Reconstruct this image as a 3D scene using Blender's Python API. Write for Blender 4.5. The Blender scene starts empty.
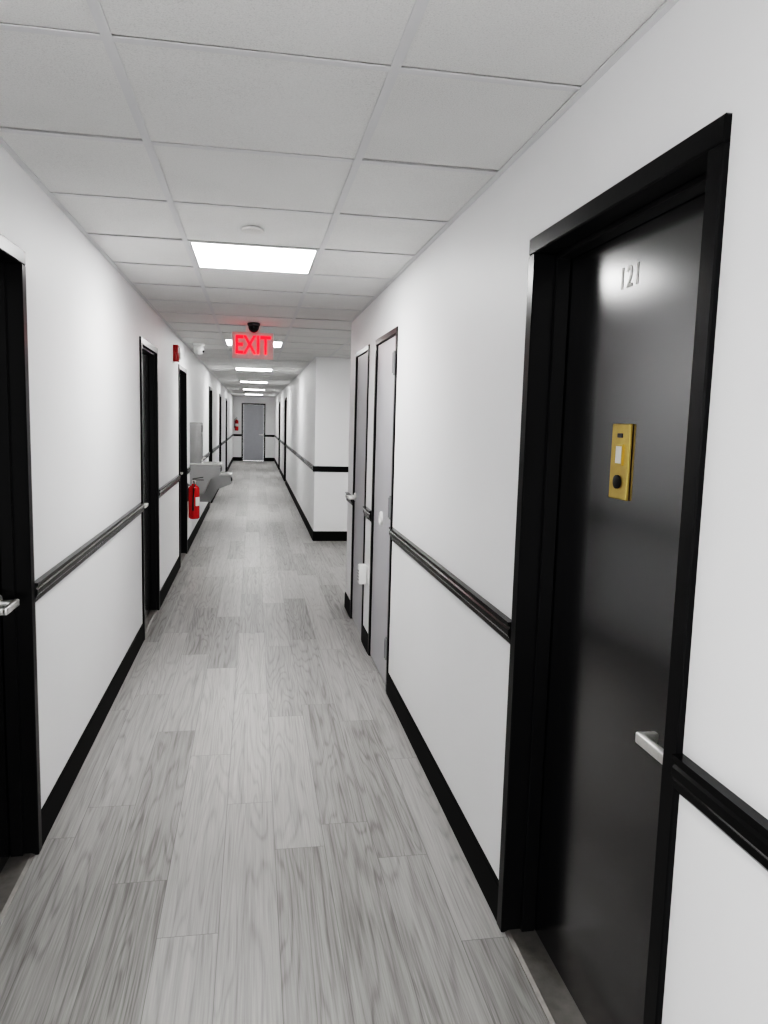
import bpy, bmesh, math, random
from mathutils import Vector, Matrix
random.seed(7)
SC = bpy.context.scene
COL = SC.collection
PI = math.pi
vs_ = SC.view_settings
vs_.view_transform = 'Standard'
# gentle camera-like tone response
vs_.use_curve_mapping = True
cm = vs_.curve_mapping
cm.white_level = (2., 2., 2.)
cc = cm.curves[3]
TONE = [(.01, .008), (.025, .045), (.06, .18), (.125, .40), (.225, .60), (.4, .76), (.75, .92)]
for px, py in TONE: cc.points.new(px, py)
for p in cc.points: p.handle_type = 'AUTO_CLAMPED'
cm.update()

# ------------------------------------------------------------------ dimensions (metres)
XL, XR, H = -0.737, 0.759, 2.303
Y0, Y1 = -1.5, 27.75          # near end left open to admit fill light, end wall
BAY0, BAY1, BAYX = 6.05, 9.47, 3.6   # side bay on the right
T = 0.15                       # wall thickness
TILE = 0.61
XA, XB = -0.306, 0.304         # ceiling grid lines
ROW0 = 1.7507

# ------------------------------------------------------------------ materials
class NT:
    def __init__(s, name):
        s.m = bpy.data.materials.new(name); s.m.use_nodes = True
        s.t = s.m.node_tree; s.b = s.t.nodes['Principled BSDF']
    def n(s, typ, **kw):
        o = s.t.nodes.new(typ)
        for k, v in kw.items(): setattr(o, k, v)
        return o
    def link(s, a, b): s.t.links.new(a, b)
    def math(s, op, a, b=None, c=None):
        o = s.n('ShaderNodeMath', operation=op)
        for i, v in enumerate((a, b, c)):
            if v is None: continue
            if isinstance(v, (int, float)): o.inputs[i].default_value = v
            else: s.link(v, o.inputs[i])
        return o.outputs[0]
    def comb(s, x, y, z):
        o = s.n('ShaderNodeCombineXYZ')
        for i, v in enumerate((x, y, z)):
            if isinstance(v, (int, float)): o.inputs[i].default_value = v
            else: s.link(v, o.inputs[i])
        return o.outputs[0]
    def noise(s, vec, scale, detail=3, rough=.5, dist=0):
        o = s.n('ShaderNodeTexNoise')
        o.inputs['Scale'].default_value = scale; o.inputs['Detail'].default_value = detail
        o.inputs['Roughness'].default_value = rough; o.inputs['Distortion'].default_value = dist
        if vec is not None: s.link(vec, o.inputs['Vector'])
        return o.outputs['Fac']
    def obj(s): return s.n('ShaderNodeTexCoord').outputs['Object']
    def ramp(s, fac, stops):
        o = s.n('ShaderNodeValToRGB'); el = o.color_ramp.elements
        while len(el) < len(stops): el.new(.5)
        for e, (p, c) in zip(el, stops): e.position = p; e.color = (*c, 1)
        s.link(fac, o.inputs[0]); return o.outputs[0]
    def bump(s, h, strength, dist=.01):
        o = s.n('ShaderNodeBump'); o.inputs['Strength'].default_value = strength
        o.inputs['Distance'].default_value = dist
        s.link(h, o.inputs['Height']); s.link(o.outputs[0], s.b.inputs['Normal'])

def mat(name, col, rough=.5, metal=0., var=.06, scale=8, bump=0., bscale=200, rvar=.0, spec=None, coat=0):
    k = NT(name); v = k.obj()
    f = k.noise(v, scale, 4)
    lo = tuple(c * (1 - var) for c in col); hi = tuple(min(1, c * (1 + var)) for c in col)
    k.link(k.ramp(f, [(.3, lo), (.7, hi)]), k.b.inputs['Base Color'])
    if rvar:
        r = k.math('MULTIPLY_ADD', k.noise(v, scale * 1.7, 5), rvar * 2, rough - rvar)
        k.link(r, k.b.inputs['Roughness'])
    else: k.b.inputs['Roughness'].default_value = rough
    k.b.inputs['Metallic'].default_value = metal
    if spec is not None: k.b.inputs['Specular IOR Level'].default_value = spec
    if coat:
        k.b.inputs['Coat Weight'].default_value = coat; k.b.inputs['Coat Roughness'].default_value = rough
    if bump: k.bump(k.noise(v, bscale, 2), bump, .002)
    return k.m

def emis(name, col, strength, base=(.8, .8, .8)):
    k = NT(name); f = k.noise(k.obj(), 3, 2)
    k.link(k.ramp(f, [(0, tuple(c * .97 for c in col)), (1, col)]), k.b.inputs['Emission Color'])
    k.b.inputs['Emission Strength'].default_value = strength
    k.b.inputs['Base Color'].default_value = (*base, 1)
    return k.m

M = {}
M['wall'] = mat('white_wall_paint', (.88, .88, .885), .5, var=.008, scale=2.5, bump=.08, bscale=140)
M['black'] = mat('black_frame_paint', (.0045, .0045, .0052), .28, var=.1, bump=.05, bscale=60, spec=.22)
M['rail'] = mat('black_gloss_rail_paint', (.004, .004, .0045), .20, var=.1, bump=.05, bscale=60, spec=.3)
M['base'] = mat('black_vinyl_baseboard', (.004, .004, .0045), .55, var=.1, spec=.12)
M['leaf'] = mat('black_door_paint', (.0026, .0028, .0042), .19, var=.02, scale=3, bump=.02, bscale=150, spec=.85, coat=.55)
M['grey'] = mat('lilac_grey_door_paint', (.46, .455, .475), .4, var=.02, bump=.05)
M['greyd'] = mat('blue_grey_door_paint', (.41, .42, .45), .4, var=.03)
M['plenum'] = mat('painted_void_shade', (.003, .003, .003), .9)
M['grid'] = mat('white_grid_metal', (.69, .69, .70), .5, var=.01)
M['disc'] = mat('off_white_enamel', (.70, .695, .68), .45, var=.01)
M['steel'] = mat('satin_nickel', (.80, .79, .77), .33, .8, var=.04, scale=40)
M['hinge'] = mat('dull_grey_hinge_metal', (.26, .26, .265), .4, .3, var=.08)
M['stain'] = mat('stainless_steel', (.52, .52, .51), .38, .8, var=.06, scale=20)
M['dgrey'] = mat('dark_grey_metal', (.06, .06, .065), .4, .4, var=.1)
M['lgrey'] = mat('grey_enamel', (.27, .27, .27), .4, .2, var=.05)
M['brass'] = mat('satin_brass', (.47, .345, .125), .38, 1., var=.08, scale=30)
M['red'] = mat('red_enamel', (.46, .008, .010), .25, var=.06)
M['label'] = mat('white_label', (.70, .69, .66), .5, var=.03)
M['rubber'] = mat('black_rubber', (.008, .008, .008), .5, var=.1)
M['plastic'] = mat('white_plastic', (.78, .78, .77), .35, var=.02)
M['smoke'] = mat('smoked_dome_plastic', (.004, .004, .006), .08, var=.1)
M['num'] = mat('pale_digits', (.86, .855, .83), .5, 0., var=.03)
M['sill'] = mat('worn_metal_threshold', (.22, .21, .20), .5, .5, var=.12, scale=30)
M['lite'] = emis('led_diffuser', (1, .997, .985), 17.)
M['exit'] = emis('red_exit_letters', (1, .004, .010), 3.0, (.5, .01, .01))
k = NT('sign_face'); k.link(k.ramp(k.noise(k.obj(), 6, 2), [(.3, (.62, .42, .42)), (.7, (.66, .45, .45))]), k.b.inputs['Base Color'])
k.b.inputs['Emission Color'].default_value = (1, .3, .3, 1); k.b.inputs['Emission Strength'].default_value = .06
M['signface'] = k.m

# acoustic tile: fine speckle + fissure bump
k = NT('acoustic_ceiling_tile'); v = k.obj()
s1 = k.noise(v, 270, 3, .7); s2 = k.noise(v, 3.2, 3)
c = k.ramp(k.math('MULTIPLY_ADD', s2, .2, k.math('MULTIPLY', s1, .85)), [(.34, (.59, .585, .58)), (.48, (.755, .752, .745)), (.75, (.83, .827, .82))])
k.link(c, k.b.inputs['Base Color']); k.b.inputs['Roughness'].default_value = .9
k.bump(s1, .25, .002); M['tile'] = k.m

# grey vinyl plank floor
k = NT('grey_vinyl_plank_floor')
sep = k.n('ShaderNodeSeparateXYZ'); k.link(k.obj(), sep.inputs[0])
x, y = sep.outputs[0], sep.outputs[1]
PW, PL = .178, 1.22
cx = k.math('DIVIDE', k.math('ADD', x, 20.03), PW)
col = k.math('FLOOR', cx); fx = k.math('FRACT', cx)
wn = k.n('ShaderNodeTexWhiteNoise', noise_dimensions='1D'); k.link(col, wn.inputs['W'])
cy = k.math('ADD', k.math('DIVIDE', k.math('ADD', y, 40.), PL), k.math('MULTIPLY', wn.outputs['Value'], 7.3))
row = k.math('FLOOR', cy); fy = k.math('FRACT', cy)
w2 = k.n('ShaderNodeTexWhiteNoise', noise_dimensions='2D'); k.link(k.comb(col, row, 0), w2.inputs['Vector'])
rid = w2.outputs['Value']
w3 = k.n('ShaderNodeTexWhiteNoise', noise_dimensions='2D'); k.link(k.comb(row, col, 0), w3.inputs['Vector'])
rid2 = w3.outputs['Value']
ox = k.math('MULTIPLY_ADD', rid, 37., x); oy = k.math('MULTIPLY_ADD', rid2, 53., y)
fine = k.noise(k.comb(k.math('MULTIPLY', ox, 210), k.math('MULTIPLY', oy, 4.2), rid), 1, 4, .66)
mid = k.noise(k.comb(k.math('MULTIPLY', ox, 42), k.math('MULTIPLY', oy, 1.0), rid2), 1, 3, .55, .15)
cath = k.noise(k.comb(k.math('MULTIPLY', ox, 8.5), k.math('MULTIPLY', oy, .6), rid), 1, 2, .4, .25)
rings = k.math('MULTIPLY_ADD', k.math('SINE', k.math('MULTIPLY', cath, 105.)), .5, .5)
rings = k.math('POWER', rings, 4.)
val = k.math('ADD', k.math('MULTIPLY', fine, .56), k.math('MULTIPLY', mid, .40))
val = k.math('SUBTRACT', val, k.math('MULTIPLY', rings, .115))
val = k.math('ADD', val, k.math('MULTIPLY_ADD', rid2, .22, -.08))
colr = k.ramp(val, [(.24, (.175, .168, .160)), (.40, (.295, .288, .278)), (.55, (.385, .378, .367)), (.74, (.475, .467, .455))])
ex = k.math('MULTIPLY', k.math('MINIMUM', fx, k.math('SUBTRACT', 1., fx)), PW)
ey = k.math('MULTIPLY', k.math('MINIMUM', fy, k.math('SUBTRACT', 1., fy)), PL)
seam = k.math('MINIMUM', k.math('DIVIDE', k.math('MINIMUM', ex, ey), .0016), 1.)
mx = k.n('ShaderNodeMix', data_type='RGBA'); k.link(seam, mx.inputs['Factor'])
mx.inputs['A'].default_value = (.14, .136, .13, 1); k.link(colr, mx.inputs['B'])
k.link(mx.outputs['Result'], k.b.inputs['Base Color'])
k.link(k.math('MULTIPLY_ADD', fine, .12, .35), k.b.inputs['Roughness'])
k.b.inputs['Specular IOR Level'].default_value = .45
k.bump(k.math('ADD', seam, k.math('MULTIPLY', fine, .3)), .2, .001)
M['floor'] = k.m

# ------------------------------------------------------------------ mesh builder
class MB:
    def __init__(s): s.bm = bmesh.new()
    def box(s, x0, x1, y0, y1, z0, z1, bev=0, seg=2):
        vs = bmesh.ops.create_cube(s.bm, size=1)['verts']
        for v in vs:
            v.co = Vector((x0 + (v.co.x + .5) * (x1 - x0), y0 + (v.co.y + .5) * (y1 - y0), z0 + (v.co.z + .5) * (z1 - z0)))
        if bev:
            es = list({e for v in vs for e in v.link_edges})
            bmesh.ops.bevel(s.bm, geom=es, offset=bev, segments=seg, affect='EDGES', profile=.5)
        return s
    def cyl(s, p0, p1, r0, r1=None, seg=24):
        p0, p1 = Vector(p0), Vector(p1); d = p1 - p0
        mtx = Matrix.Translation((p0 + p1) / 2) @ Vector((0, 0, 1)).rotation_difference(d.normalized()).to_matrix().to_4x4()
        bmesh.ops.create_cone(s.bm, cap_ends=True, segments=seg, radius1=r0, radius2=r0 if r1 is None else r1, depth=d.length, matrix=mtx)
        return s
    def sphere(s, c, r, sc=(1, 1, 1), seg=20):
        bmesh.ops.create_uvsphere(s.bm, u_segments=seg, v_segments=seg // 2, radius=r, matrix=Matrix.Translation(c) @ Matrix.Diagonal((*sc, 1)))
        return s
    def lathe(s, prof, c=(0, 0, 0), seg=32, axis='z'):
        rings = []
        for r, z in prof:
            ring = []
            for i in range(seg):
                a = 2 * PI * i / seg
                p = (r * math.cos(a), r * math.sin(a), z)
                if axis == 'y': p = (p[0], p[2], p[1])
                ring.append(s.bm.verts.new(Vector(p) + Vector(c)))
            rings.append(ring)
        for a, b in zip(rings, rings[1:]):
            for i in range(seg):
                j = (i + 1) % seg
                s.bm.faces.new((a[i], a[j], b[j], b[i]))
        for ring in (rings[0], rings[-1]): s.bm.faces.new(ring)
        return s
    def prism(s, prof, fn, t0, t1):
        a = [s.bm.verts.new(fn(p, q, t0)) for p, q in prof]; b = [s.bm.verts.new(fn(p, q, t1)) for p, q in prof]
        n = len(prof)
        for i in range(n):
            j = (i + 1) % n; s.bm.faces.new((a[i], a[j], b[j], b[i]))
        s.bm.faces.new(a); s.bm.faces.new(b)
        return s
    def tube(s, pts, r, seg=10):
        pts = [Vector(p) for p in pts]; rings = []
        for i, p in enumerate(pts):
            d = (pts[min(i + 1, len(pts) - 1)] - pts[max(i - 1, 0)]).normalized()
            q = Vector((0, 0, 1)).rotation_difference(d)
            rings.append([s.bm.verts.new(p + q @ Vector((r * math.cos(2 * PI * k / seg), r * math.sin(2 * PI * k / seg), 0))) for k in range(seg)])
        for a, b in zip(rings, rings[1:]):
            for i in range(seg):
                j = (i + 1) % seg; s.bm.faces.new((a[i], a[j], b[j], b[i]))
        s.bm.faces.new(rings[0]); s.bm.faces.new(rings[-1])
        return s
    def build(s, name, m, parent=None, smooth=True):
        bmesh.ops.recalc_face_normals(s.bm, faces=s.bm.faces[:])
        me = bpy.data.meshes.new(name); s.bm.to_mesh(me); s.bm.free()
        if smooth:
            for p in me.polygons: p.use_smooth = True
            me.set_sharp_from_angle(angle=math.radians(35))
        me.materials.append(m)
        o = bpy.data.objects.new(name, me); COL.objects.link(o)
        if parent: o.parent = parent
        return o

def tag(o, label, cat=None, group=None, kind=None):
    o['label'] = label
    if cat: o['category'] = cat
    if group: o['group'] = group
    if kind: o['kind'] = kind
    return o
def struct(o, label, cat): return tag(o, label, cat, kind='structure')
def empty(name, loc, rz=0):
    o = bpy.data.objects.new(name, None); COL.objects.link(o)
    o.location = loc; o.rotation_euler = (0, 0, rz); o.empty_display_size = .1
    return o
def copy_tree(o, parent=None):
    c = o.copy(); COL.objects.link(c); c.parent = parent
    for ch in list(o.children): copy_tree(ch, c)
    return c
def text(s, size, ext, m, parent, name, loc, bold=0., sx=1., space=1.):
    cu = bpy.data.curves.new('t', 'FONT'); cu.body = s; cu.size = size; cu.extrude = ext; cu.offset = bold
    cu.align_x = 'CENTER'; cu.align_y = 'CENTER'; cu.resolution_u = 6; cu.space_character = space
    t = bpy.data.objects.new('t', cu); COL.objects.link(t)
    dg = bpy.context.evaluated_depsgraph_get(); dg.update()
    me = bpy.data.meshes.new_from_object(t.evaluated_get(dg))
    bpy.data.objects.remove(t)
    me.transform(Matrix.Translation(loc) @ Matrix.Rotation(PI / 2, 4, 'X') @ Matrix.Diagonal((sx, 1, 1, 1)))
    me.materials.clear(); me.materials.append(m); me.name = name
    o = bpy.data.objects.new(name, me); COL.objects.link(o); o.parent = parent
    return o

RIGHT, LEFT, END = -PI / 2, PI / 2, 0.

# ------------------------------------------------------------------ floor
b = MB(); b.box(XL - T, XR + T, Y0 - T, Y1 + T, -.05, 0); b.box(XR + T, BAYX + T, BAY0 - T, BAY1 + T, -.05, 0)
struct(b.build('floor', M['floor'], smooth=False), 'grey wood look vinyl plank floor running down the corridor', 'floor')

# ------------------------------------------------------------------ doors list  (near y, far y, height)
HD = 2.037
right_doors = [(1.170, 2.053, HD), (4.04, 4.76, HD), (5.05, 5.70, HD)]
right_far_doors = [(17.9, 18.78, HD), (22.2, 23.08, HD)]
left_doors = [(1.772, 2.655, HD), (5.19, 6.06, HD), (7.76, 8.60, HD), (12.9, 13.78, HD), (16.7, 17.58, HD), (20.5, 21.38, HD)]
ZT = H + .12
def wall_run(name, x0, x1, ya, yb, ops, label):
    b = MB(); y = ya
    for (a, c, h) in ops:
        b.box(x0, x1, y, a, 0, ZT); b.box(x0, x1, a, c, h, ZT); y = c
    b.box(x0, x1, y, yb, 0, ZT)
    bmesh.ops.remove_doubles(b.bm, verts=b.bm.verts[:], dist=1e-5)
    return struct(b.build(name, M['wall'], smooth=False), label, 'wall')
wall_run('wall_left', XL - T, XL, Y0, Y1, left_doors, 'long white left corridor wall with black doors')
wall_run('wall_right', XR, XR + T, Y0, BAY0, right_doors, 'white right wall around the near black door and grey doors')
wall_run('wall_right_far', XR, XR + T, BAY1, Y1, right_far_doors, 'white right wall beyond the side opening')
def wbox(name, *d, label): return struct(MB().box(*d).build(name, M['wall'], smooth=False), label, 'wall')
wbox('wall_bay_far', XR + T, BAYX, BAY1, BAY1 + T, 0, ZT, label='white wall of the side opening facing down the corridor')
wbox('wall_bay_near', XR + T, BAYX, BAY0 - T, BAY0, 0, ZT, label='white wall on the near side of the side opening')
wbox('wall_bay_back', BAYX, BAYX + T, BAY0 - T, BAY1 + T, 0, ZT, label='white wall at the back of the side opening')
b = MB()
b.box(XL - T, -.43, Y1, Y1 + T, 0, ZT); b.box(.42, XR + T, Y1, Y1 + T, 0, ZT); b.box(-.43, .42, Y1, Y1 + T, 2.07, ZT)
struct(b.build('wall_end', M['wall'], smooth=False), 'white end wall of the corridor around the far grey door', 'wall')

# ------------------------------------------------------------------ chair rail + baseboards
rail_prof = [(0, .882), (.008, .882), (.012, .888), (.012, .900), (.015, .905), (.019, .912), (.019, .928), (.014, .933), (.014, .939), (.021, .943), (.021, .952), (0, .952)]
base_prof = [(0, 0), (.009, 0), (.008, .112), (.006, .119), (0, .122)]
ntrim = [0]
def along(side, prof, name, ya, yb, label, cat):
    x = XL if side < 0 else XR
    f = lambda p, q, t: Vector((x - side * p, t, q))
    return struct(MB().prism(prof, f, ya, yb).build(name, M['rail' if cat == 'chair rail' else 'base'], smooth=False), label, cat)
def rail(side, ya, yb, label):
    ntrim[0] += 1
    along(side, rail_prof, 'trim_%d' % ntrim[0], ya, yb, label, 'chair rail')
Ls = [(Y0, 1.772, 'behind the nearest left door'), (2.655, 5.19, 'between the first and second left doors'), (6.06, 7.76, 'between the second and third left doors'),
      (8.60, 8.98, 'behind the near fire extinguisher'), (10.25, 12.9, 'past the drinking fountains on the left'), (13.78, 16.7, 'between the fourth and fifth left doors'),
      (17.58, 20.5, 'between the fifth and sixth left doors'), (21.38, Y1, 'on the last stretch of left wall')]
for a, c, t in Ls: rail(-1, a, c, 'black moulded chair rail ' + t)
Rs = [(Y0, 1.170, 'right of the black door numbered 121'), (2.053, 4.04, 'between black door 121 and the grey doors'), (4.76, 5.05, 'short piece between the two grey doors'),
      (5.70, BAY0, 'just past the second grey door'), (BAY1, 17.9, 'on the right wall past the side opening'), (18.78, 22.2, 'between the two far right doors'), (23.08, Y1, 'on the last stretch of right wall')]
for a, c, t in Rs: rail(1, a, c, 'black moulded chair rail ' + t)
Lb = [(Y0, 1.772, 'behind the nearest left door'), (2.655, 5.19, 'between the first and second left doors'), (6.06, 7.76, 'between the second and third left doors'),
      (8.60, 12.9, 'under the drinking fountains'), (13.78, 16.7, 'between the fourth and fifth left doors'), (17.58, 20.5, 'between the fifth and sixth left doors'), (21.38, Y1, 'on the last stretch of left wall')]
for a, c, t in Lb: along(-1, base_prof, 'baseboard_left', a, c, 'black baseboard ' + t, 'baseboard')
for a, c, t in Rs: along(1, base_prof, 'baseboard_right', a, c, 'black baseboard ' + t, 'baseboard')
def facing(prof, name, xa, xb, y, label, cat):
    f = lambda p, q, t: Vector((t, y - p, q))
    return struct(MB().prism(prof, f, xa, xb).build(name, M['rail' if cat == 'chair rail' else 'base'], smooth=False), label, cat)
facing(base_prof, 'baseboard_bay', XR - .009, BAYX, BAY1, 'black baseboard on the wall of the side opening', 'baseboard')
facing(rail_prof, 'trim_30', XR - .021, BAYX, BAY1, 'black chair rail on the wall of the side opening', 'chair rail')
facing(base_prof, 'baseboard_end', XL + .01, -.43, Y1, 'black baseboard left of the far grey door', 'baseboard')
facing(base_prof, 'baseboard_end', .42, XR - .01, Y1, 'black baseboard right of the far grey door', 'baseboard')
facing(rail_prof, 'trim_31', XL + .022, -.43, Y1, 'black chair rail left of the far grey door', 'chair rail')
facing(rail_prof, 'trim_32', .42, XR - .022, Y1, 'black chair rail right of the far grey door', 'chair rail')
f = lambda p, q, t: Vector((t, BAY0 + p, q))
struct(MB().prism(base_prof, f, XR, BAYX).build('baseboard_bay', M['base'], smooth=False), 'black baseboard on the near wall of the side opening', 'baseboard')

# ------------------------------------------------------------------ ceiling
light_rows = [k for k in range(-4, 41, 7)]       # 3 + 7n
kmin = math.floor((Y0 - ROW0) / TILE); kmax = math.ceil((Y1 - ROW0) / TILE)
rows = list(range(kmin, kmax))
cols = [(XL, XA), (XA, XB), (XB, XR)]
bay_cols = [(XR, .914), (.914, 1.524), (1.524, 2.134), (2.134, 2.744), (2.744, 3.354), (3.354, BAYX)]
b = MB(); zt = H + .0026; GT = .0018
def put_tile(x0, x1, ya, yb, gap):
    b.box(x0 + .003, x1 - .003, ya + .003, yb - .003 - gap, zt + random.uniform(0, .0025), zt + .016)
for r in rows:
    ya, yb = ROW0 + r * TILE, ROW0 + (r + 1) * TILE
    ya, yb = max(ya, Y0), min(yb, Y1)
    if yb - ya < .03: continue
    for i, (x0, x1) in enumerate(cols):
        if i == 1 and r in light_rows: continue
        gap = random.choice([.009, .012, .015, .017, .020])
        xx1 = x1
        if i == 2 and BAY0 < (ya + yb) / 2 < BAY1: xx1 = XR + .155
        put_tile(x0, xx1, ya, yb, gap)
    if ya < BAY1 and yb > BAY0:
        for (x0, x1) in bay_cols[1:]:
            if r == 9 and x0 == 2.744: continue
            put_tile(x0, x1, max(ya, BAY0), min(yb, BAY1), random.choice([0, .01, .013]))
ceil = struct(b.build('ceiling', M['tile'], smooth=False), 'white suspended ceiling of speckled acoustic tiles', 'ceiling')
b = MB(); w = .012
for x in (XA, XB): b.box(x - w, x + w, Y0, Y1, H, H + GT)
for x in (.914, 1.524, 2.134, 2.744, 3.354): b.box(x - w, x + w, BAY0, BAY1, H, H + GT)
for r in rows + [kmax]:
    y = ROW0 + r * TILE
    if Y0 < y < Y1:
        b.box(XL, (BAYX if BAY0 < y < BAY1 else XR), y - w, y + w, H + .0003, H + .0003 + GT)
b.box(XL, XL + .02, Y0, Y1, H - .001, H + GT)
b.box(XR - .02, XR, Y0, BAY0, H - .001, H + GT); b.box(XR - .02, XR, BAY1, Y1, H - .001, H + GT)
b.box(XR - .02, BAYX, BAY1 - .02, BAY1, H - .001, H + GT); b.box(XR, BAYX, BAY0, BAY0 + .02, H - .001, H + GT)
b.box(XL, XR, Y1 - .02, Y1, H - .001, H + GT)
tag(b.build('ceiling_grid', M['grid'], ceil, smooth=False), 'white metal grid holding the ceiling tiles')
b = MB(); b.box(XL - T, XR + T, Y0 - T, Y1 + T, H + .07, H + .075); b.box(XR + T, BAYX + T, BAY0 - T, BAY1 + T, H + .07, H + .075)  # sheet coloured black so the tile gaps show shadow-dark
tag(b.build('void_shade_sheet', M['plenum'], ceil, smooth=False), 'black sheet standing in for the shade above the tiles')

# ------------------------------------------------------------------ ceiling lights
def light_proto():
    root = empty('ceiling_light', (0, 0, H))
    s = TILE / 2 - .0125; fr = .012
    b = MB()
    b.box(-s, s, -s, -s + fr, .001, .03); b.box(-s, s, s - fr, s, .001, .03)
    b.box(-s, -s + fr, -s + fr, s - fr, .001, .03); b.box(s - fr, s, -s + fr, s - fr, .001, .03)
    b.build('light_frame', M['grid'], root, smooth=False)
    tag(MB().box(-s + fr, s - fr, -s + fr, s - fr, .004, .012).build('diffuser', M['lite'], root, smooth=False), 'glowing white diffuser panel')
    return root
LIGHT_LABELS = {-4: 'glowing ceiling panel directly overhead', 3: 'square glowing ceiling panel nearest and largest in view', 10: 'glowing ceiling panel right behind the red EXIT sign', 17: 'third glowing ceiling panel from the near end',
    24: 'fourth glowing ceiling panel from the near end', 31: 'fifth glowing ceiling panel from the near end', 38: 'glowing ceiling panel nearest the end wall'}
pr = None
for r in light_rows:
    o = light_proto() if pr is None else copy_tree(pr)
    pr = pr or o
    o.location = ((XA + XB) / 2, ROW0 + (r + .5) * TILE, H)
    tag(o, LIGHT_LABELS[r], 'ceiling light', 'square ceiling light panels')
o = copy_tree(pr); o.location = (2.744 + TILE / 2, ROW0 + 9.5 * TILE, H)  # extra out-of-view panel, added to brighten the side opening
tag(o, 'added unseen fill panel deep inside the side opening', 'ceiling light', 'square ceiling light panels')

# ------------------------------------------------------------------ doors
def lever(leaf, lx, z, d, rec):
    b = MB()
    b.lathe([(.0, rec), (.031, rec), (.031, rec - .008), (.026, rec - .013), (.0, rec - .013)], (lx, 0, z), 28, 'y')
    b.cyl((lx, rec - .012, z), (lx, rec - .058, z), .0115, None, 18)
    b.box(min(lx - d * .015, lx + d * .116), max(lx - d * .015, lx + d * .116), rec - .067, rec - .051, z - .012, z + .012, .004, 3)
    b.box(min(lx + d * .100, lx + d * .116), max(lx + d * .100, lx + d * .116), rec - .064, rec - .022, z - .0115, z + .0115, .004, 2)
    return tag(b.build('lever_handle', M['steel'], leaf), 'satin nickel lever handle')
ndoor = [0]
def door(side, ya, yb, h, rec, label, leaf_m='leaf', latch=1, lev=.90, hinge=None, sill=True, backset=.062, face=.036):
    ndoor[0] += 1
    cy = (ya + yb) / 2; w = yb - ya
    loc, rz = {1: ((XR, cy, 0), RIGHT), -1: ((XL, cy, 0), LEFT), 0: ((cy, Y1, 0), END)}[side]
    root = struct(empty('door_%d' % ndoor[0], loc, rz), label, 'door')
    e = w / 2; flush = rec < .03
    fw, fr = (face, .008) if flush else (.045, .012)
    b = MB()
    for s in (-1, 1):
        xs = sorted((s * e, s * (e - fw)))
        b.box(xs[0], xs[1], -fr, T, 0, h - fw, .003, 1)
        if rec > .03:
            xs = sorted((s * (e - fw), s * (e - fw - .015)))
            b.box(xs[0], xs[1], rec - .042, rec - .002, .0, h - fw - .0001, .002, 1)
    b.box(-e, e, -fr, T, h - fw, h, .003, 1)
    if rec > .03: b.box(-e + fw, e - fw, rec - .042, rec - .002, h - fw - .015, h - fw, .002, 1)
    b.build('door_frame', M['black'], root)
    lf = MB().box(-e + fw + .003, e - fw - .003, rec, rec + .044, .010, h - fw - .003, .0015, 1).build('door_leaf', M[leaf_m], root)
    if leaf_m != 'leaf': tag(lf, 'pale grey painted door leaf')
    if sill: tag(MB().prism([(0, 0), (0, .004), (.012, .009), (T - .012, .009), (T, .004), (T, 0)], lambda p, q, t: Vector((t, p, q)), -e + fw, e - fw).build('threshold', M['sill'], root, smooth=False), 'worn grey metal threshold')
    if lev: lever(lf, latch * (e - fw - backset), lev, -latch, rec)
    if hinge:
        for z in (.25, 1.055, 1.845):
            b = MB(); hx = hinge * (e - fw - .001)
            b.cyl((hx, rec - .013, z - .055), (hx, rec - .013, z + .055), .013, None, 12)
            b.cyl((hx, rec - .013, z - .066), (hx, rec - .013, z + .066), .007, None, 10)
            b.box(hx - .034, hx + .030, rec - .010, rec + .002, z - .055, z + .055)
            tag(b.build('hinge', M['hinge'], root), 'grey metal butt hinge')
    return root, lf
# door_1 : the near black door with the brass viewer
d1, leaf = door(1, 1.170, 2.053, HD, .09, 'glossy black door numbered 121 with a brass viewer plate', lev=.892, backset=.047)
rec = .09
vx, vz = -.026, 1.448
vp = MB().box(vx - .043, vx + .043, rec - .008, rec, vz - .088, vz + .088, .002, 1).build('door_viewer', M['brass'], leaf)
tag(vp, 'brass door viewer plate with card window and button')
b = MB()
for (xa, xb, za, zb) in ((-.020, .020, .036, .040), (-.020, .020, -.008, -.004), (-.020, -.016, -.004, .036), (.016, .020, -.004, .036)):
    b.box(vx + xa, vx + xb, rec - .012, rec - .007, vz + za, vz + zb)
b.build('window_rim', M['brass'], vp, smooth=False)
tag(MB().box(vx - .016, vx + .016, rec - .010, rec - .0075, vz - .004, vz + .036).build('card_window', M['label'], vp), 'pale card window')
b = MB(); b.lathe([(0, rec - .008), (.016, rec - .008), (.016, rec - .013), (.010, rec - .016), (0, rec - .016)], (vx, 0, vz - .047), 24, 'y')
tag(b.build('bell_button', M['rubber'], vp), 'round black button')
b = MB(); b.box(vx - .012, vx + .012, rec - .0105, rec - .0075, vz + .056, vz + .066, .001, 1)
tag(b.build('name_slot', M['dgrey'], vp), 'dark slot near the top')
text('121', .070, .0006, M['num'], leaf, 'room_number', (-.045, rec - .001, 1.870), .0006, .82, 1.22)['label'] = 'pale digits 121'

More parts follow.
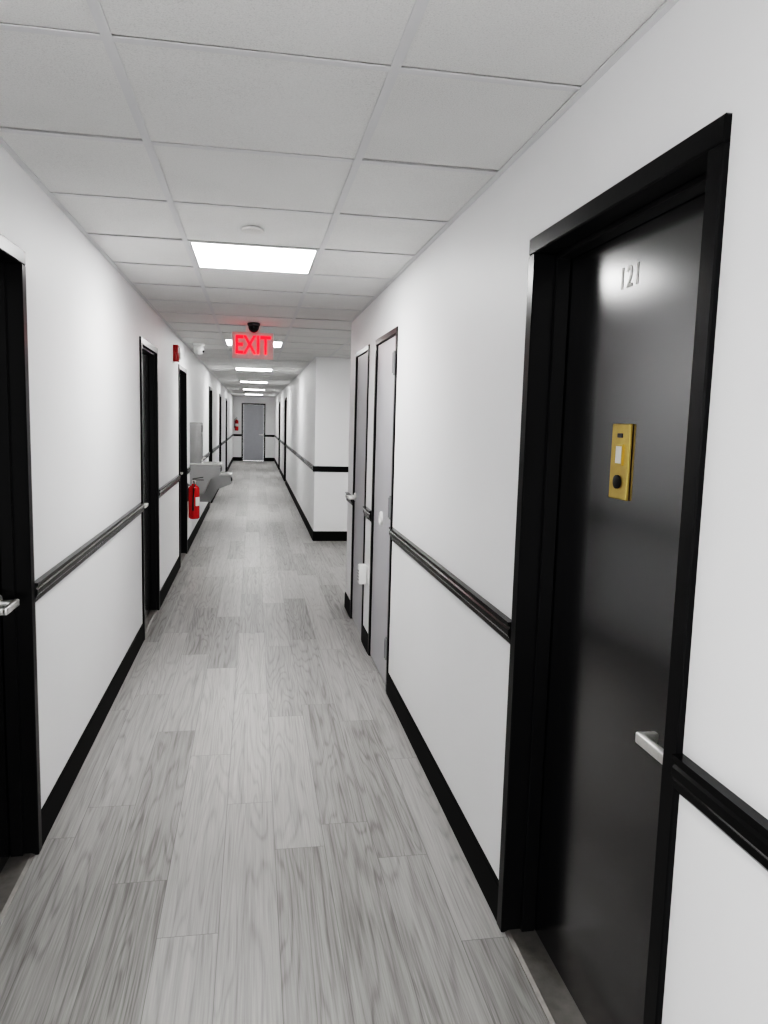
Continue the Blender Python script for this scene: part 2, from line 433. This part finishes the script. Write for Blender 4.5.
door(1, 4.04, 4.76, HD, .004, 'grey flush door nearer of the two grey doors with metal hinges', 'grey', latch=-1, lev=None, hinge=1, sill=False)
g1 = bpy.data.objects['door_2']; g1leaf = [c for c in g1.children if c.name.startswith('door_leaf')][0]
b = MB(); b.lathe([(0, .004), (.042, .004), (.042, -.006), (.034, -.010), (.026, -.003), (0, -.003)], (-.02, 0, .95), 28, 'y')
tag(b.build('round_plate', M['plastic'], g1leaf), 'small round pale plate')
door(1, 5.05, 5.70, HD, .004, 'grey flush door farther of the two grey doors with lever', 'grey', latch=-1, lev=.96, sill=False)
door(1, 17.9, 18.78, HD, .09, 'black door first on the right past the side opening')
door(1, 22.2, 23.08, HD, .09, 'black door last on the right before the end wall')
LL = ['black door nearest on the left cut by the photo edge', 'second black door along the left wall', 'third black door on the left beside the fire extinguisher',
      'black door first past the drinking fountains on the left', 'black door second past the drinking fountains on the left', 'black door last on the left before the end wall']
for i, (a, c, h) in enumerate(left_doors):
    door(-1, a, c, h, {0: .078, 1: .050}.get(i, .09), LL[i], latch=-1 if i == 1 else 1, lev=.91)
door(0, -.43, .42, 2.07, .004, 'pale blue grey door closing the far end of corridor', 'greyd', latch=1, lev=.95, sill=False, face=.055)

# ------------------------------------------------------------------ wall and ceiling fittings
def wallitem(name, side, y, z, label, cat, group=None):
    loc, rz = ((XR, y, z), RIGHT) if side > 0 else ((XL, y, z), LEFT)
    return tag(empty(name, loc, rz), label, cat, group)

# exit sign
t = tag(empty('exit_sign', (-.012, 6.60, 2.136)), 'red lit EXIT sign hanging from the ceiling', 'exit sign')
MB().box(-.175, .175, -.02, .02, -.114, .114, .008, 2).build('housing', M['plastic'], t)
tag(MB().box(-.170, .170, -.0225, -.0195, -.109, .109, .002, 1).build('face_plate', M['signface'], t), 'pinkish lit face plate')
text('EXIT', .215, .003, M['exit'], t, 'letters', (0, -.0255, -.002), .003, .68)['label'] = 'glowing red letters EXIT'
MB().box(-.06, .06, -.03, .03, .114, H - 2.136, .004, 1).build('canopy', M['plastic'], t)

# dome camera in front of the sign
t = tag(empty('dome_camera', (-.005, 6.42, H)), 'black dome security camera on the ceiling above the EXIT sign', 'security camera')
MB().lathe([(0, 0), (.052, 0), (.052, -.014), (.047, -.022), (0, -.022)]).build('camera_base', M['dgrey'], t)
MB().lathe([(.044, -.022)] + [(.044 * math.cos(a), -.028 - .048 * math.sin(a)) for a in [i * PI / 2 / 10 for i in range(10)]] + [(.002, -.076)]).build('dome', M['smoke'], t)

# white turret camera left
t = tag(empty('turret_camera', (-.58, 8.37, H)), 'small white camera on the ceiling near the left wall', 'security camera')
MB().lathe([(0, 0), (.062, 0), (.062, -.022), (.05, -.034), (0, -.034)]).build('camera_base', M['plastic'], t)
MB().sphere((0, 0, -.068), .055).build('camera_ball', M['plastic'], t)
b = MB(); b.cyl((.040, -.02, -.082), (.050, -.026, -.086), .014, .013); tag(b.build('lens', M['smoke'], t), 'dark lens')

# sprinkler cover
t = empty('sprinkler_cover', (-.01, 3.27, H + .0026))
tag(t, 'flat round white sprinkler cover just before the nearest light panel', 'sprinkler')
MB().lathe([(0, 0), (.038, 0), (.038, -.006), (0, -.006)]).build('collar', M['grid'], t)
MB().lathe([(0, -.006), (.047, -.006), (.047, -.010), (.043, -.013), (0, -.014)]).build('cover_plate', M['disc'], t)

# fire alarm horn
t = wallitem('fire_alarm', -1, 7.36, 2.108, 'red fire alarm horn strobe high on the left wall', 'fire alarm')
MB().box(-.06, .06, -.045, .004, -.075, .075, .006, 2).build('alarm_body', M['red'], t)
tag(MB().box(-.018, .018, -.062, -.044, -.055, .055, .008, 2).build('strobe_lens', M['plastic'], t), 'clear strobe lens')
b = MB()
for i in range(4): b.box(.028, .050, -.047, -.044, -.04 + i * .022, -.03 + i * .022)
tag(b.build('horn_grille', M['rubber'], t), 'dark horn slots')

# fire extinguisher
def extinguisher():
    t = empty('fire_extinguisher', (0, 0, 0))
    z = 0; r = .061; y = -.073
    prof = [(0, 0), (r - .012, 0), (r, .012), (r, .335)] + [(r * math.cos(a), .335 + .05 * math.sin(a)) for a in (.3, .6, .9, 1.15)] + [(.022, .388), (.020, .398), (0, .398)]
    MB().lathe(prof, (0, y, 0)).build('cylinder', M['red'], t)
    b = MB(); n = 20; lr = r + .0012
    ang = [(-PI / 2 - 1.2) + 2.4 * i / n for i in range(n + 1)]
    lo = [b.bm.verts.new((lr * math.cos(a), y + lr * math.sin(a), .15)) for a in ang]
    hi = [b.bm.verts.new((lr * math.cos(a), y + lr * math.sin(a), .25)) for a in ang]
    for i in range(n): b.bm.faces.new((lo[i], lo[i + 1], hi[i + 1], hi[i]))
    tag(b.build('label', M['label'], t), 'pale instruction label')
    b = MB(); b.cyl((0, y, .396), (0, y, .432), .019); b.box(-.014, .014, y - .018, y + .018, .415, .44, .003, 1)
    tag(b.build('valve', M['steel'], t), 'metal valve')
    b = MB(); b.cyl((.014, y - .01, .425), (.030, y - .01, .425), .014)
    b.build('gauge', M['label'], t)
    b = MB(); b.box(-.010, .010, y - .11, y + .015, .438, .446, .002, 1)
    b.prism([(.0, .448), (.0, .458), (-.12, .478), (-.12, .470)], lambda p, q, s: Vector((s, y + .015 + p, q)), -.010, .010)
    tag(b.build('carry_handle', M['rubber'], t), 'black carry and squeeze levers')
    b = MB(); pts = [(-.018, y, .425), (-.05, y - .005, .42), (-.072, y - .01, .385), (-.078, y - .005, .33), (-.076, y, .25), (-.074, y + .005, .17)]
    b.tube(pts, .009); b.cyl((-.074, y + .005, .17), (-.074, y + .005, .10), .010, .014)
    tag(b.build('hose', M['rubber'], t), 'black hose and nozzle')
    b = MB(); b.box(-.02, .02, -.012, .004, .20, .40, .002, 1); b.box(-.016, .016, -.03, -.008, .375, .39)
    tag(b.build('wall_bracket', M['dgrey'], t), 'dark wall bracket')
    return t
t = extinguisher(); t.location = (XL, 8.74, .375); t.rotation_euler = (0, 0, LEFT)
tag(t, 'red fire extinguisher hung low on the left wall by the fountains', 'fire extinguisher')
t2 = copy_tree(t); t2.location = (-.60, Y1, 1.08); t2.rotation_euler = (0, 0, 0)
tag(t2, 'small distant red fire extinguisher on the end wall left of grey door', 'fire extinguisher')

# drinking fountains
def fountain(name, y, ztop, D, label, filler):
    t = wallitem(name, -1, y, 0, label, 'drinking fountain', 'wall hung drinking fountains')
    hw = .20
    side = [(.004, ztop - .02), (-D + .008, ztop - .02), (-D, ztop - .026), (-D, ztop - .125), (-D + .008, ztop - .132), (-D * .66, ztop - .19), (-D * .45, ztop - .36), (.004, ztop - .36)]
    MB().prism(side, lambda p, q, s: Vector((s, p, q)), -hw + .006, hw - .006).build('cabinet', M['lgrey'], t, smooth=False)
    b = MB(); b.box(-hw, hw, -D - .015, -D + .055, ztop - .02, ztop, .003, 2); b.box(-hw, hw, -.09, 0, ztop - .02, ztop, .003, 2)
    b.box(-hw, -hw + .05, -D + .05, -.085, ztop - .02, ztop, .003, 1); b.box(hw - .05, hw, -D + .05, -.085, ztop - .02, ztop, .003, 1)
    tag(b.build('rim', M['stain'], t), 'stainless steel rim')
    b = MB(); b.box(-hw + .05, hw - .05, -D + .055, -.09, ztop - .0195, ztop - .016); b.cyl((0, -D * .55, ztop - .016), (0, -D * .55, ztop - .012), .03)
    tag(b.build('basin', M['stain'], t), 'stainless steel basin with drain')
    b = MB(); b.cyl((.11, -.12, ztop - .018), (.11, -.12, ztop + .03), .017, .013); b.tube([(.11, -.12, ztop + .02), (.11, -.135, ztop + .05), (.11, -.165, ztop + .055)], .009)
    tag(b.build('bubbler', M['steel'], t), 'chrome bubbler spout')
    tag(MB().box(-.12, .12, -D - .011, -D + .003, ztop - .10, ztop - .05, .004, 2).build('push_bar', M['dgrey'], t), 'dark front push bar')
    if filler:
        b = MB()
        z0, z1 = ztop, 1.46
        b.box(-.15, -.10, -.13, .004, z0, z1, .006, 2); b.box(.10, .15, -.13, .004, z0, z1, .006, 2)
        b.box(-.10, .10, -.13, .004, 1.32, z1, .004, 1); b.box(-.10, .10, -.03, 0, z0, 1.32); b.box(-.10, .10, -.13, -.03, z0, z0 + .02)
        f = b.build('bottle_filler', M['lgrey'], t)
        tag(f, 'tall grey bottle filler')
        tag(MB().box(-.10, .10, -.034, -.03, z0 + .02, 1.32).build('alcove_panel', M['dgrey'], f), 'dark recessed panel')
        tag(MB().box(-.07, .07, -.134, -.129, 1.35, 1.43, .002, 1).build('display', M['rubber'], f), 'dark display strip')
        tag(MB().cyl((0, -.08, 1.32), (0, -.08, 1.295), .014).build('filler_nozzle', M['steel'], f), 'chrome nozzle')
    return t
fountain('drinking_fountain', 9.26, .985, .35, 'higher stainless drinking fountain with a bottle filler panel', True)
fountain('drinking_fountain', 9.90, .82, .455, 'lower stainless drinking fountain behind the higher one', False)

# outlet with plug in device between the grey doors
t = wallitem('wall_outlet', 1, 4.905, .50, 'white wall outlet low between the two grey doors', 'outlet')
MB().box(-.038, .038, -.006, 0, -.060, .060, .002, 2).build('cover_plate', M['plastic'], t)
b = MB()
for dz in (-.02, .02): b.box(-.017, .017, -.009, -.005, dz - .014, dz + .014, .002, 1)
b.build('receptacle', M['plastic'], t)
t = wallitem('plug_in_adapter', 1, 4.905, .51, 'white plug in device sticking out of the outlet', 'adapter')
MB().box(-.035, .035, -.062, -.0092, -.065, .065, .008, 2).build('adapter_body', M['plastic'], t)
b = MB()
for i in range(4): b.box(-.022, .022, -.064, -.061, -.04 + i * .02, -.034 + i * .02)
tag(b.build('vent_slots', M['dgrey'], t), 'dark vent slots')

# ------------------------------------------------------------------ world (added white fill through the near end, left open for it) + camera
w = bpy.data.worlds.new('World'); SC.world = w; w.use_nodes = True
w.node_tree.nodes['Background'].inputs[0].default_value = (1, 1, 1, 1)
w.node_tree.nodes['Background'].inputs[1].default_value = 2.8
yaw, pit, rol, fpx, hh = .1737, .1190, .0273, 751.29, 1.5248
fw = Vector((math.sin(yaw) * math.cos(pit), math.cos(yaw) * math.cos(pit), -math.sin(pit)))
r0 = Vector((math.cos(yaw), -math.sin(yaw), 0)); u0 = r0.cross(fw)
r = r0 * math.cos(rol) + u0 * math.sin(rol); u = u0 * math.cos(rol) - r0 * math.sin(rol)
cam = bpy.data.cameras.new('camera'); co = bpy.data.objects.new('camera', cam); COL.objects.link(co)
mt = Matrix((r, u, -fw)).transposed().to_4x4(); mt.translation = Vector((0, 0, hh))
co.matrix_world = mt
cam.sensor_fit = 'VERTICAL'; cam.sensor_height = 36; cam.sensor_width = 27; cam.lens = fpx / 1024 * 36
cam.clip_start = .02; cam.clip_end = 200
SC.camera = co
